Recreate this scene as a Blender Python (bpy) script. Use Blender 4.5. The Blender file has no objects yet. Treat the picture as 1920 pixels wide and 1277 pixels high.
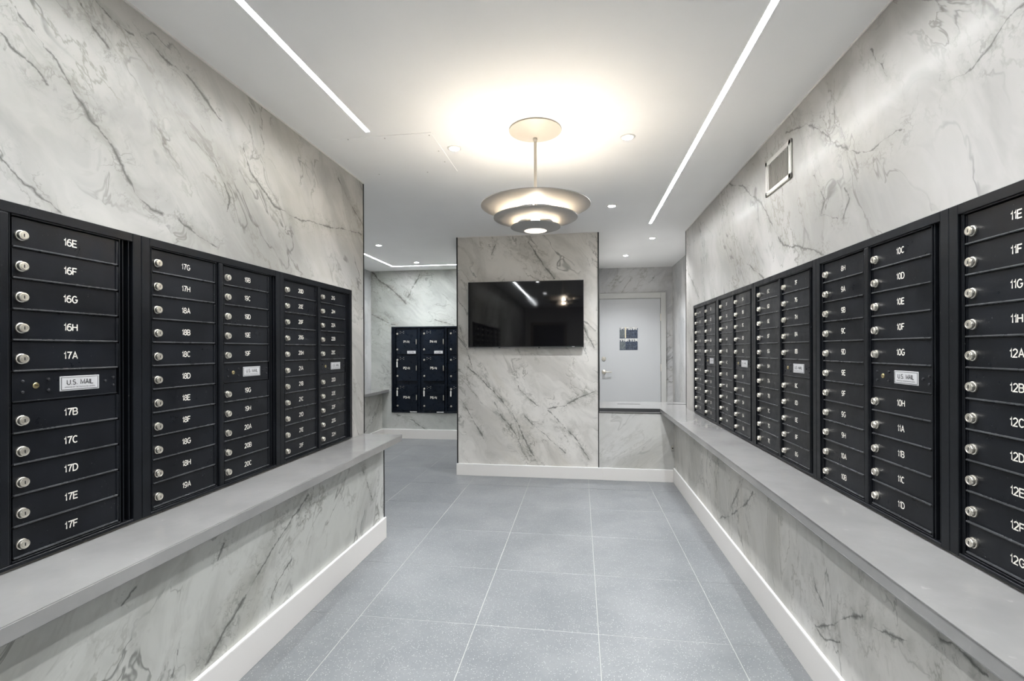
import bpy, bmesh, math, random
from mathutils import Vector, Matrix
random.seed(7)
PI = math.pi
C = bpy.context.scene.collection
sc = bpy.context.scene

# ------------------------------------------------------------------ camera
H = 1.38
cam_d = bpy.data.cameras.new('camera')
cam = bpy.data.objects.new('camera', cam_d); C.objects.link(cam)
cam_d.sensor_width = 36.0
cam_d.lens = 895.0 / 1920 * 36.0
cam_d.shift_y = (655.7 - 638.5) / 1920
cam_d.clip_start = 0.02
psi = math.atan(127 / 895.0)
cam.matrix_world = (Matrix.Translation((0, 0, H)) @ Matrix.Rotation(psi, 4, 'Z') @
                    Matrix.Rotation(PI / 2, 4, 'X') @ Matrix.Rotation(-0.0035, 4, 'Z'))
sc.camera = cam

# ------------------------------------------------------------------ world, exposure
w = bpy.data.worlds.new('world'); sc.world = w; w.use_nodes = True
w.node_tree.nodes['Background'].inputs[0].default_value = (0.8, 0.88, 1.0, 1)
w.node_tree.nodes['Background'].inputs[1].default_value = 0.05
sc.view_settings.view_transform = 'Standard'
sc.view_settings.look = 'None'
sc.view_settings.gamma = 1.0
sc.view_settings.use_curve_mapping = False
sc.view_settings.exposure = 1.1
sc.cycles.use_denoising = True
sc.cycles.max_bounces = 7
sc.cycles.diffuse_bounces = 5
sc.cycles.glossy_bounces = 3
sc.cycles.caustics_reflective = False
sc.cycles.use_adaptive_sampling = True
sc.cycles.adaptive_threshold = 0.07
sc.cycles.sample_clamp_indirect = 8.0
STRIP = 45.0        # radiance of the linear ceiling lights
BULB = 470.0        # radiance of the pendant's bulb
CAN = 60.0          # radiance of the downlight lenses
CAN_W = 52.0        # watts of each downlight's spot

ZC = 2.622          # ceiling height
XL, XR = -1.59, 1.107       # upper marble faces
XLL, XRL = -1.43, 0.967     # lower marble faces
YC = 5.14           # face of the television column
ZT, ZB = 0.762, 0.718       # worktop top and underside

VEINS = {
    'left_upper': [(1.1, [(1.145, 2.366), (1.201, 2.313), (1.235, 2.294), (1.289, 2.221), (1.381, 2.122), (1.435, 2.077), (1.484, 2.001), (1.537, 1.946), (1.627, 1.909)]), (0.9, [(1.118, 2.271), (1.161, 2.245), (1.204, 2.225), (1.234, 2.191)]), (0.8, [(1.111, 1.917), (1.16, 1.884), (1.206, 1.847), (1.278, 1.811)]), (0.9, [(1.338, 2.505), (1.382, 2.446), (1.42, 2.421)]), (1, [(1.576, 2.544), (1.66, 2.505), (1.775, 2.499), (1.853, 2.465), (1.952, 2.404)]), (0.8, [(1.884, 2.234), (1.944, 2.156), (1.992, 2.09), (1.978, 2.014)]), (1, [(2.083, 2.346), (2.13, 2.255), (2.321, 2.141), (2.536, 2.14), (2.791, 2.168), (3.32, 2.239)]), (1, [(1.716, 1.903), (1.796, 1.872), (1.902, 1.843)]), (0.8, [(2.991, 2.528), (3.131, 2.421), (3.357, 2.306)]), (0.8, [(1.382, 2.551), (1.453, 2.516), (1.521, 2.521)])],
    'right_upper': [(1, [(1.367, 2.241), (1.42, 2.236), (1.463, 2.208), (1.509, 2.179), (1.55, 2.173), (1.621, 2.185)]), (1.1, [(1.823, 2.147), (1.912, 2.15), (2.011, 2.144), (2.105, 2.174), (2.246, 2.262), (2.366, 2.377), (2.524, 2.483), (2.766, 2.539)]), (0.7, [(2.189, 2.484), (2.254, 2.438), (2.264, 2.382)]), (0.7, [(2.008, 2.52), (1.965, 2.45), (1.91, 2.37)]), (1, [(3.743, 2.601), (3.437, 2.48), (3.141, 2.294), (2.96, 2.116), (2.801, 1.945), (2.458, 1.855), (2.369, 1.815)]), (0.8, [(3.513, 2.115), (3.396, 1.963), (3.07, 1.805)]), (1, [(2.192, 2.061), (2.148, 2.008), (2.192, 1.933)]), (0.8, [(2.455, 2.217), (2.368, 2.067), (2.39, 2.003), (2.248, 1.948)]), (0.8, [(5.208, 2.218), (4.85, 1.999), (4.668, 1.85)])],
    'column': [(1.2, [(-0.556, 2.541), (-0.426, 2.353), (-0.265, 2.144)]), (0.9, [(-0.897, 2.575), (-0.953, 2.413)]), (1.4, [(-1.216, 1.185), (-1.048, 1.031), (-0.826, 0.814), (-0.716, 0.663), (-0.607, 0.447), (-0.477, 0.169)]), (1, [(-0.926, 0.813), (-0.826, 0.639), (-0.695, 0.467), (-0.564, 0.188)]), (1.2, [(-0.335, 0.733), (-0.175, 0.564), (-0.005, 0.375), (0.1, 0.207)]), (1.1, [(-0.324, 0.755), (-0.153, 0.779), (-0.004, 0.866), (0.176, 0.953)]), (1.1, [(-1.319, 0.874), (-1.206, 0.677), (-1.05, 0.416)]), (0.8, [(-0.715, 1.077), (-0.649, 0.946), (-0.454, 0.775)]), (1, [(-1.305, 1.627), (-1.226, 1.361), (-1.159, 1.163)]), (0.8, [(0.052, 1.614), (0.146, 1.4)]), (0.9, [(-0.606, 0.664), (-0.39, 0.474), (-0.154, 0.264)])],
    'left_lower': [(1.5, [(2.358, 0.619), (2.211, 0.545), (2.035, 0.43), (1.876, 0.312), (1.772, 0.264), (1.705, 0.213), (1.663, 0.167)]), (0.8, [(3.001, 0.578), (3.077, 0.46), (3.141, 0.342)]), (0.8, [(2.21, 0.334), (2.111, 0.289), (2.056, 0.228)]), (0.7, [(1.751, 0.601), (1.717, 0.541)]), (0.6, [(1.362, 0.604), (1.32, 0.579)]), (0.6, [(1.521, 0.319), (1.494, 0.234)])],
    'right_lower': [(1.1, [(2.868, 0.576), (3.007, 0.449), (3.286, 0.291), (3.521, 0.195)]), (0.8, [(3.042, 0.563), (3.2, 0.426), (3.33, 0.276)]), (0.8, [(2.154, 0.464), (2.146, 0.381), (2.078, 0.34)]), (1.2, [(1.807, 0.452), (1.897, 0.395), (2.014, 0.309), (2.147, 0.225)]), (1.1, [(1.748, 0.454), (1.661, 0.471), (1.574, 0.507)]), (0.9, [(1.45, 0.591), (1.392, 0.598), (1.351, 0.592), (1.302, 0.589)]), (0.8, [(2.147, 0.225), (2.079, 0.214), (1.954, 0.273)])],
    'back_left': [(2, [(-3.231, 2.603), (-3.123, 2.482), (-2.901, 2.32), (-2.68, 2.104)]), (2, [(-2.447, 2.614), (-2.492, 2.49), (-2.655, 2.213)]), (2, [(-3.242, 1.939), (-3.125, 1.874), (-2.87, 1.781)]), (1.5, [(-2.212, 1.847), (-2.124, 1.815), (-1.925, 1.767)]), (1.5, [(-2.842, 0.371), (-2.581, 0.274), (-2.403, 0.16)])],
}
# nseg 132
# ------------------------------------------------------------------ node helpers
def new_mat(name):
    m = bpy.data.materials.new(name); m.use_nodes = True
    nt = m.node_tree
    return m, nt, nt.nodes['Principled BSDF']

def N(nt, typ, **kw):
    n = nt.nodes.new(typ)
    for k, v in kw.items():
        if k.startswith('i_'):
            key = k[2:]
            n.inputs[int(key) if key.isdigit() else key].default_value = v
        else:
            setattr(n, k, v)
    return n

def math_n(nt, op, a, b=None, clamp=False):
    n = nt.nodes.new('ShaderNodeMath'); n.operation = op; n.use_clamp = clamp
    for i, x in enumerate((a, b)):
        if x is None: continue
        if isinstance(x, (int, float)): n.inputs[i].default_value = x
        else: nt.links.new(x, n.inputs[i])
    return n.outputs[0]

def mixc(nt, f, a, b, mode='MIX'):
    n = nt.nodes.new('ShaderNodeMix'); n.data_type = 'RGBA'; n.blend_type = mode
    for s, x in ((n.inputs[0], f), (n.inputs[6], a), (n.inputs[7], b)):
        if isinstance(x, (int, float)): s.default_value = x
        elif isinstance(x, tuple): s.default_value = x if len(x) == 4 else (*x, 1)
        else: nt.links.new(x, s)
    return n.outputs[2]

def ramp(nt, v, lo, hi, a=0.0, b=1.0):
    n = nt.nodes.new('ShaderNodeMapRange'); n.interpolation_type = 'SMOOTHSTEP'
    nt.links.new(v, n.inputs[0])
    for i, x in enumerate((lo, hi, a, b)): n.inputs[i + 1].default_value = x
    return n.outputs[0]

def noise(nt, vec, scale, detail=4, rough=.55, dist=0.0):
    n = N(nt, 'ShaderNodeTexNoise'); n.inputs['Scale'].default_value = scale
    n.inputs['Detail'].default_value = detail; n.inputs['Roughness'].default_value = rough
    n.inputs['Distortion'].default_value = dist
    nt.links.new(vec, n.inputs['Vector'])
    return n

def simple(name, col, rough=.5, metal=0.0, spec=.5, vary=0.0, vscale=4.0, bump=0.0):
    m, nt, p = new_mat(name)
    p.inputs['Base Color'].default_value = (*col, 1)
    p.inputs['Roughness'].default_value = rough
    p.inputs['Metallic'].default_value = metal
    p.inputs['Specular IOR Level'].default_value = spec
    if vary or bump:
        g = N(nt, 'ShaderNodeNewGeometry')
        nz = noise(nt, g.outputs['Position'], vscale, 5)
        if vary:
            lo = tuple(c * (1 - vary) for c in col); hi = tuple(min(1, c * (1 + vary)) for c in col)
            f = ramp(nt, nz.outputs[0], .3, .7)
            nt.links.new(mixc(nt, f, lo, hi), p.inputs['Base Color'])
        if bump:
            b = N(nt, 'ShaderNodeBump'); b.inputs['Strength'].default_value = bump; b.inputs['Distance'].default_value = .002
            nt.links.new(nz.outputs[0], b.inputs['Height']); nt.links.new(b.outputs[0], p.inputs['Normal'])
    return m

def emit(name, col, strength):
    m, nt, p = new_mat(name)
    p.inputs['Base Color'].default_value = (.8, .8, .8, 1)
    p.inputs['Emission Color'].default_value = (*col, 1)
    p.inputs['Emission Strength'].default_value = strength
    return m

# distance from a point to one straight piece of a vein, as a node group
vg = bpy.data.node_groups.new('vein_piece', 'ShaderNodeTree')
for nm, t in (('P', 'NodeSocketVector'), ('A', 'NodeSocketVector'), ('BA', 'NodeSocketVector')):
    vg.interface.new_socket(nm, in_out='INPUT', socket_type=t)
vg.interface.new_socket('L2', in_out='INPUT', socket_type='NodeSocketFloat')
vg.interface.new_socket('K', in_out='INPUT', socket_type='NodeSocketFloat')
vg.interface.new_socket('Prev', in_out='INPUT', socket_type='NodeSocketFloat')
vg.interface.new_socket('D', in_out='OUTPUT', socket_type='NodeSocketFloat')
def _vm(op, a, b=None):
    n = vg.nodes.new('ShaderNodeVectorMath'); n.operation = op
    vg.links.new(a, n.inputs[0])
    if b is not None: vg.links.new(b, n.inputs[3 if op == 'SCALE' else 1])
    return n
gi = vg.nodes.new('NodeGroupInput'); go = vg.nodes.new('NodeGroupOutput')
pa = _vm('SUBTRACT', gi.outputs[0], gi.outputs[1]).outputs[0]
dt = _vm('DOT_PRODUCT', pa, gi.outputs[2]).outputs['Value']
h = math_n(vg, 'DIVIDE', dt, gi.outputs[3], clamp=True)
sc_ = _vm('SCALE', gi.outputs[2], h).outputs[0]
d_ = _vm('DISTANCE', pa, sc_).outputs['Value']
d_ = math_n(vg, 'MULTIPLY', d_, gi.outputs[4])
vg.links.new(math_n(vg, 'MINIMUM', d_, gi.outputs[5]), go.inputs[0])

def marble(name, axis, veins=(), ang=-50, light=(.485, .472, .443), dark=(.335, .327, .305), seed=0.0, fine=1.0):
    """axis 'x': wall along x, 'y': wall along y.  ang: lie of the grain in degrees"""
    m, nt, p = new_mat(name)
    g = N(nt, 'ShaderNodeNewGeometry')
    s = N(nt, 'ShaderNodeSeparateXYZ'); nt.links.new(g.outputs['Position'], s.inputs[0])
    cmb = N(nt, 'ShaderNodeCombineXYZ')
    nt.links.new(s.outputs[0 if axis == 'x' else 1], cmb.inputs[0]); nt.links.new(s.outputs[2], cmb.inputs[1])
    P = cmb.outputs[0]
    def warp(vec, scale, amt, det=3):
        nz = noise(nt, vec, scale, det, .6)
        a = N(nt, 'ShaderNodeVectorMath', operation='SUBTRACT'); nt.links.new(nz.outputs['Color'], a.inputs[0]); a.inputs[1].default_value = (.5, .5, .5)
        b = N(nt, 'ShaderNodeVectorMath', operation='SCALE'); nt.links.new(a.outputs[0], b.inputs[0]); b.inputs[3].default_value = amt
        c = N(nt, 'ShaderNodeVectorMath', operation='ADD'); nt.links.new(vec, c.inputs[0]); nt.links.new(b.outputs[0], c.inputs[1])
        f = N(nt, 'ShaderNodeVectorMath', operation='MULTIPLY'); nt.links.new(c.outputs[0], f.inputs[0]); f.inputs[1].default_value = (1, 1, 0)
        return f.outputs[0]
    mp = N(nt, 'ShaderNodeMapping'); nt.links.new(P, mp.inputs[0])
    mp.inputs['Rotation'].default_value = (0, 0, math.radians(-ang)); mp.inputs['Location'].default_value = (seed, seed * .7, 0)
    st = N(nt, 'ShaderNodeVectorMath', operation='MULTIPLY'); nt.links.new(mp.outputs[0], st.inputs[0]); st.inputs[1].default_value = (.6, 1.2, 1)
    G = st.outputs[0]
    Gw = warp(warp(G, 1.3, .7), 4.5, .16, 4)
    # clouds
    c1 = noise(nt, Gw, 1.7, 5, .62).outputs[0]
    col = mixc(nt, ramp(nt, c1, .36, .60), dark, light)
    c2 = noise(nt, warp(G, 2.5, .7), 1.1, 5, .6).outputs[0]
    col = mixc(nt, ramp(nt, c2, .50, .74, 0, .55), col, tuple(k_ * .76 for k_ in (light[0], light[1] * .97, light[2] * .88)))
    c3 = noise(nt, Gw, .8, 3, .5).outputs[0]
    col = mixc(nt, ramp(nt, c3, .5, .75, 0, .55), col, (.60, .595, .58))
    # wispy grain
    c4 = noise(nt, Gw, 9, 4, .7).outputs[0]
    col = mixc(nt, ramp(nt, c4, .50, .72, 0, .38), col, (.40, .39, .36))
    # thin self-similar veins, present only in places
    def ridge(vec, sc1, wd, m_sc, lo, hi, stren, color):
        nonlocal col
        a = noise(nt, vec, sc1, 5, .58).outputs[0]
        a = math_n(nt, 'ABSOLUTE', math_n(nt, 'SUBTRACT', a, .5))
        v = ramp(nt, a, 0.0, wd, 1, 0)
        mk = ramp(nt, noise(nt, vec, m_sc, 2, .6).outputs[0], lo, hi)
        f = math_n(nt, 'MULTIPLY', math_n(nt, 'MULTIPLY', v, mk), stren)
        col = mixc(nt, f, col, color)
    ridge(Gw, 1.5, .011, 3.1, .48, .63, .72 * fine, (.13, .13, .115))
    ridge(Gw, 3.4, .016, 2.3, .49, .63, .66 * fine, (.16, .155, .13))
    ridge(G, 7.0, .028, 1.9, .50, .64, .6 * fine, (.22, .21, .17))
    # the large veins
    if veins:
        Pw = warp(warp(P, 5, .055), 24, .026, 4)
        d = 9.0
        for wd, pts in veins:
            for a, b in zip(pts[:-1], pts[1:]):
                n = nt.nodes.new('ShaderNodeGroup'); n.node_tree = vg
                nt.links.new(Pw, n.inputs[0])
                n.inputs[1].default_value = (a[0], a[1], 0)
                ba = (b[0] - a[0], b[1] - a[1]); n.inputs[2].default_value = (*ba, 0)
                n.inputs[3].default_value = max(1e-6, ba[0] ** 2 + ba[1] ** 2); n.inputs[4].default_value = 1.0 / wd
                if isinstance(d, float): n.inputs[5].default_value = d
                else: nt.links.new(d, n.inputs[5])
                d = n.outputs[0]
        br = noise(nt, P, 8, 4, .7).outputs[0]
        wid = ramp(nt, br, .38, .66, .0010, .0135)
        core = math_n(nt, 'SUBTRACT', 1.0, math_n(nt, 'DIVIDE', d, wid), clamp=True)
        # crackle that keeps close to the large veins
        k1 = math_n(nt, 'ABSOLUTE', math_n(nt, 'SUBTRACT', noise(nt, P, 13, 4, .65, .4).outputs[0], .5))
        k1 = math_n(nt, 'MULTIPLY', ramp(nt, k1, 0, .035, 1, 0), ramp(nt, d, .01, .11, .5, 0))
        k1 = math_n(nt, 'MULTIPLY', k1, ramp(nt, br, .42, .60))
        col = mixc(nt, k1, col, (.17, .165, .14))
        halo = ramp(nt, d, 0, .05, .5, 0)
        halo = math_n(nt, 'MULTIPLY', halo, ramp(nt, c4, .4, .65))
        col = mixc(nt, halo, col, (.25, .245, .21))
        col = mixc(nt, math_n(nt, 'MULTIPLY', core, ramp(nt, br, .36, .5, .45, .88)), col, (.085, .085, .075))
    nt.links.new(col, p.inputs['Base Color'])
    p.inputs['Roughness'].default_value = .55
    p.inputs['Specular IOR Level'].default_value = .3
    p.inputs['Coat Weight'].default_value = .07; p.inputs['Coat Roughness'].default_value = .15
    return m

# ------------------------------------------------------------------ materials
M = {}
M['m_left'] = marble('marble_left', 'y', VEINS['left_upper'], -48, seed=1.3)  # marble tones set per wall, the fall of light put into the colour
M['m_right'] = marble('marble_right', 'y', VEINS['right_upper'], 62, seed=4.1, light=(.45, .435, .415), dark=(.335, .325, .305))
M['m_left_low'] = marble('marble_left_lower', 'y', VEINS['left_lower'], 58, seed=7.7, light=(.64, .64, .60), dark=(.45,.45,.415))
M['m_right_low'] = marble('marble_right_lower', 'y', VEINS['right_lower'], 80, seed=2.9, light=(.63, .61, .57), dark=(.46,.45,.415))
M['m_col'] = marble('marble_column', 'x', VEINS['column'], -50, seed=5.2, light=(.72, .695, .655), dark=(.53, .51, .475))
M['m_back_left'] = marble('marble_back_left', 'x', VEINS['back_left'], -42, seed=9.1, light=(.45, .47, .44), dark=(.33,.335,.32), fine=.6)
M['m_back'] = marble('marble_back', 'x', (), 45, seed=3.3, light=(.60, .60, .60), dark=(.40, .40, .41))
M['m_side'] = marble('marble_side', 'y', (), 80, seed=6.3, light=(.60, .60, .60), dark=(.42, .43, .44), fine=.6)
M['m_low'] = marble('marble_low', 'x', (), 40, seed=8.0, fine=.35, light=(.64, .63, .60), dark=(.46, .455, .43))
M['ceil'] = simple('ceiling_paint', (.92, .92, .915), .75, vary=.015, vscale=1.5)
M['base'] = simple('baseboard_paint', (.76, .735, .705), .45)
M['white'] = simple('white_paint', (.78, .76, .73), .45)
M['cap'] = simple('gloss_white_cap', (.9, .9, .9), .25)  # whiter than the board: the lit ledge line put into the colour
M['trim_black'] = simple('black_trim_metal', (.01, .01, .01), .35)
M['door'] = simple('door_paint', (.56, .57, .58), .5, bump=.05, vscale=60)
M['casing'] = simple('casing_paint', (.56, .56, .54), .45)
M['chrome'] = simple('brushed_nickel', (.80, .76, .68), .36, 1.0)
M['brass'] = simple('brass', (.72, .6, .33), .3, 1.0)
M['dark'] = simple('dark_slot', (.012, .012, .012), .6)
M['plate'] = simple('label_plate', (.62, .62, .63), .35, .2)
M['ink'] = simple('ink', (.03, .03, .03), .5)
M['number'] = simple('number_enamel', (.78, .75, .68), .5)
M['screw'] = simple('black_screw', (.04, .04, .045), .25, .4)
M['lamp'] = simple('lamp_enamel', (.36, .345, .32), .38)
M['canopy'] = simple('canopy_enamel', (.60, .55, .48), .4)
M['vent'] = simple('vent_enamel', (.50, .485, .45), .45)
M['slat'] = simple('vent_slat', (.46, .43, .39), .45)
M['ventback'] = simple('vent_shadow', (.10, .095, .085), .7)
M['strip'] = emit('strip_light', (.93, .97, 1.0), STRIP)
M['bulb'] = emit('warm_bulb', (1.0, .90, .76), BULB)
M['bulb_low'] = emit('warm_bulb_frosted', (1.0, .80, .58), BULB * .22)  # lower half split off and dimmed so the dishes glow softer
M['glow'] = emit('warm_diffuser', (1.0, .86, .73), .5)
M['lens'] = emit('downlight_lens', (.95, .97, 1.0), CAN)
M['beige'] = simple('beige_wall_paint', (.62, .59, .54), .6)
M['paper'] = simple('poster_navy', (.05, .065, .10), .4, vary=.6, vscale=45)
M['paper_light'] = simple('poster_sky', (.62, .62, .60), .4, vary=.3, vscale=60)
M['paper_tan'] = simple('poster_tan', (.74, .68, .50), .4)
M['paper_grey'] = simple('poster_grey', (.14, .16, .17), .4, vary=.3, vscale=50)
M['key'] = simple('key_tag', (.75, .74, .70), .5)

def black_metal(name, col, rough):
    m, nt, p = new_mat(name)
    g = N(nt, 'ShaderNodeNewGeometry')
    P = g.outputs['Position']
    big = noise(nt, P, 5, 5, .6).outputs[0]
    c = mixc(nt, ramp(nt, big, .3, .7), tuple(x * .75 for x in col), tuple(x * 1.35 for x in col))
    sp = noise(nt, P, 210, 2, .5).outputs[0]
    mk = ramp(nt, noise(nt, P, 9, 3, .6).outputs[0], .52, .72)
    f = math_n(nt, 'MULTIPLY', ramp(nt, sp, .70, .76, 0, .6), mk)
    c = mixc(nt, f, c, (.42, .42, .42))
    nt.links.new(c, p.inputs['Base Color'])
    nt.links.new(ramp(nt, noise(nt, P, 14, 5, .7).outputs[0], .3, .7, rough - .06, rough + .1), p.inputs['Roughness'])
    p.inputs['Specular IOR Level'].default_value = .22
    return m
M['box'] = black_metal('black_mailbox_enamel', (.007, .008, .0105), .33)
M['frame'] = black_metal('black_frame_enamel', (.006, .007, .009), .36)
M['worn'] = black_metal('worn_enamel_edge', (.055, .057, .060), .28)  # paler enamel that paints the highlights on the door edges
M['navy'] = black_metal('navy_locker_enamel', (.005, .008, .014), .3)

def quartz():
    m, nt, p = new_mat('grey_quartz')
    P = N(nt, 'ShaderNodeNewGeometry').outputs['Position']
    a = noise(nt, P, 3, 5, .6).outputs[0]
    c = mixc(nt, ramp(nt, a, .3, .7), (.228, .224, .218), (.28, .275, .268))
    b = noise(nt, P, 38, 3, .6, .6).outputs[0]
    mk = ramp(nt, noise(nt, P, 6, 2).outputs[0], .5, .7)
    c = mixc(nt, math_n(nt, 'MULTIPLY', ramp(nt, b, .62, .72, 0, .45), mk), c, (.42, .41, .39))
    nt.links.new(c, p.inputs['Base Color'])
    p.inputs['Roughness'].default_value = .15
    p.inputs['Specular IOR Level'].default_value = .5
    return m
M['quartz'] = quartz()

def terrazzo():
    m, nt, p = new_mat('grey_speckled_tile')
    P = N(nt, 'ShaderNodeNewGeometry').outputs['Position']
    oi = N(nt, 'ShaderNodeObjectInfo').outputs['Random']
    a = noise(nt, P, 2.2, 6, .65).outputs[0]
    c = mixc(nt, ramp(nt, a, .3, .7), (.168, .177, .185), (.222, .230, .236))
    c = mixc(nt, ramp(nt, oi, 0, 1, 0, .12), c, (.20, .21, .225))
    v = N(nt, 'ShaderNodeTexVoronoi'); v.inputs['Scale'].default_value = 150; nt.links.new(P, v.inputs['Vector'])
    sel = N(nt, 'ShaderNodeSeparateColor'); nt.links.new(v.outputs['Color'], sel.inputs[0])
    spot = math_n(nt, 'MULTIPLY', ramp(nt, v.outputs['Distance'], .18, .36, 1, 0), ramp(nt, sel.outputs[0], .62, .70))
    c = mixc(nt, math_n(nt, 'MULTIPLY', spot, .65), c, (.62, .62, .60))
    spd = math_n(nt, 'MULTIPLY', ramp(nt, v.outputs['Distance'], .2, .4, 1, 0), ramp(nt, sel.outputs[1], .8, .86))
    c = mixc(nt, math_n(nt, 'MULTIPLY', spd, .5), c, (.10, .105, .11))
    nt.links.new(c, p.inputs['Base Color'])
    p.inputs['Roughness'].default_value = .36
    b = N(nt, 'ShaderNodeBump'); b.inputs['Strength'].default_value = .25; b.inputs['Distance'].default_value = .001
    nt.links.new(noise(nt, P, 90, 3).outputs[0], b.inputs['Height']); nt.links.new(b.outputs[0], p.inputs['Normal'])
    return m
M['tile'] = terrazzo()
M['grout'] = simple('pale_grout', (.43, .43, .41), .8)
def screen_mat():
    m, nt, p = new_mat('tv_glass')
    p.inputs['Base Color'].default_value = (.004, .004, .005, 1)
    p.inputs['Roughness'].default_value = .05
    P = N(nt, 'ShaderNodeNewGeometry').outputs['Position']
    nt.links.new(ramp(nt, noise(nt, P, 4, 4).outputs[0], .3, .7, .025, .06), p.inputs['Roughness'])
    return m
M['screen'] = screen_mat()

# ------------------------------------------------------------------ geometry helpers
class B:
    def __init__(s): s.bm = bmesh.new()
    def box(s, x0, x1, y0, y1, z0, z1, bev=0.0, seg=1):
        r = bmesh.ops.create_cube(s.bm, size=1.0)
        vs = r['verts']
        for v in vs:
            v.co = Vector((x0 if v.co.x < 0 else x1, y0 if v.co.y < 0 else y1, z0 if v.co.z < 0 else z1))
        if bev:
            es = list({e for v in vs for e in v.link_edges})
            bmesh.ops.bevel(s.bm, geom=es, offset=bev, segments=seg, affect='EDGES', profile=.6)
        return s
    def lathe(s, prof, n=24, axis='z', c=(0, 0, 0), close=False):
        rings = []
        for r, h in prof:
            ring = []
            for k in range(n):
                a = 2 * PI * k / n
                if axis == 'z': co = (c[0] + r * math.cos(a), c[1] + r * math.sin(a), c[2] + h)
                else: co = (c[0] + r * math.cos(a), c[1] + h, c[2] + r * math.sin(a))     # axis y
                ring.append(s.bm.verts.new(co))
            rings.append(ring)
        for a, b in zip(rings[:-1], rings[1:]):
            for k in range(n):
                s.bm.faces.new((a[k], a[(k + 1) % n], b[(k + 1) % n], b[k]))
        if close:
            for k in range(n):
                a, b = rings[-1], rings[0]
                s.bm.faces.new((a[k], a[(k + 1) % n], b[(k + 1) % n], b[k]))
        else:
            s.bm.faces.new(rings[0]); s.bm.faces.new(rings[-1])
        return s
    def prism(s, pts, z0, z1, bev=0.0, xmax=99):
        lo = [s.bm.verts.new((x, y, z0)) for x, y in pts]; hi = [s.bm.verts.new((x, y, z1)) for x, y in pts]
        n = len(pts)
        s.bm.faces.new(lo[::-1]); s.bm.faces.new(hi)
        es = []
        for k in range(n): s.bm.faces.new((lo[k], lo[(k + 1) % n], hi[(k + 1) % n], hi[k]))
        if bev:
            es = [e for e in s.bm.edges if all(v in set(hi) | set(lo) and v.co.x < xmax for v in e.verts)]
            bmesh.ops.bevel(s.bm, geom=es, offset=bev, segments=2, affect='EDGES')
        bmesh.ops.triangulate(s.bm, faces=[f for f in s.bm.faces if len(f.verts) > 4])
        return s
    def mesh(s, name, mat, smooth=False):
        bmesh.ops.recalc_face_normals(s.bm, faces=s.bm.faces)
        me = bpy.data.meshes.new(name); s.bm.to_mesh(me); s.bm.free()
        me.materials.append(mat)
        if smooth:
            for p in me.polygons: p.use_smooth = True
            me.set_sharp_from_angle(angle=math.radians(35))
        return me

def obj(name, me, parent=None, loc=(0, 0, 0), rot=None, label=None):
    o = bpy.data.objects.new(name, me); C.objects.link(o)
    o.location = loc
    if rot: o.rotation_euler = rot
    if parent: o.parent = parent
    if label: o['label'] = label
    return o
def thing(name, label, cat, loc=(0, 0, 0), rotz=0.0, group=None):
    o = bpy.data.objects.new(name, None); C.objects.link(o)
    o.empty_display_size = .1
    o.location = loc; o.rotation_euler = (0, 0, rotz)
    o['label'] = label; o['category'] = cat
    if group: o['group'] = group
    return o
def struct(name, b, mat, label=None, cat='wall', smooth=False):
    o = obj(name, b.mesh(name, mat, smooth))
    o['kind'] = 'structure'
    if label: o['label'] = label; o['category'] = cat
    return o

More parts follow.
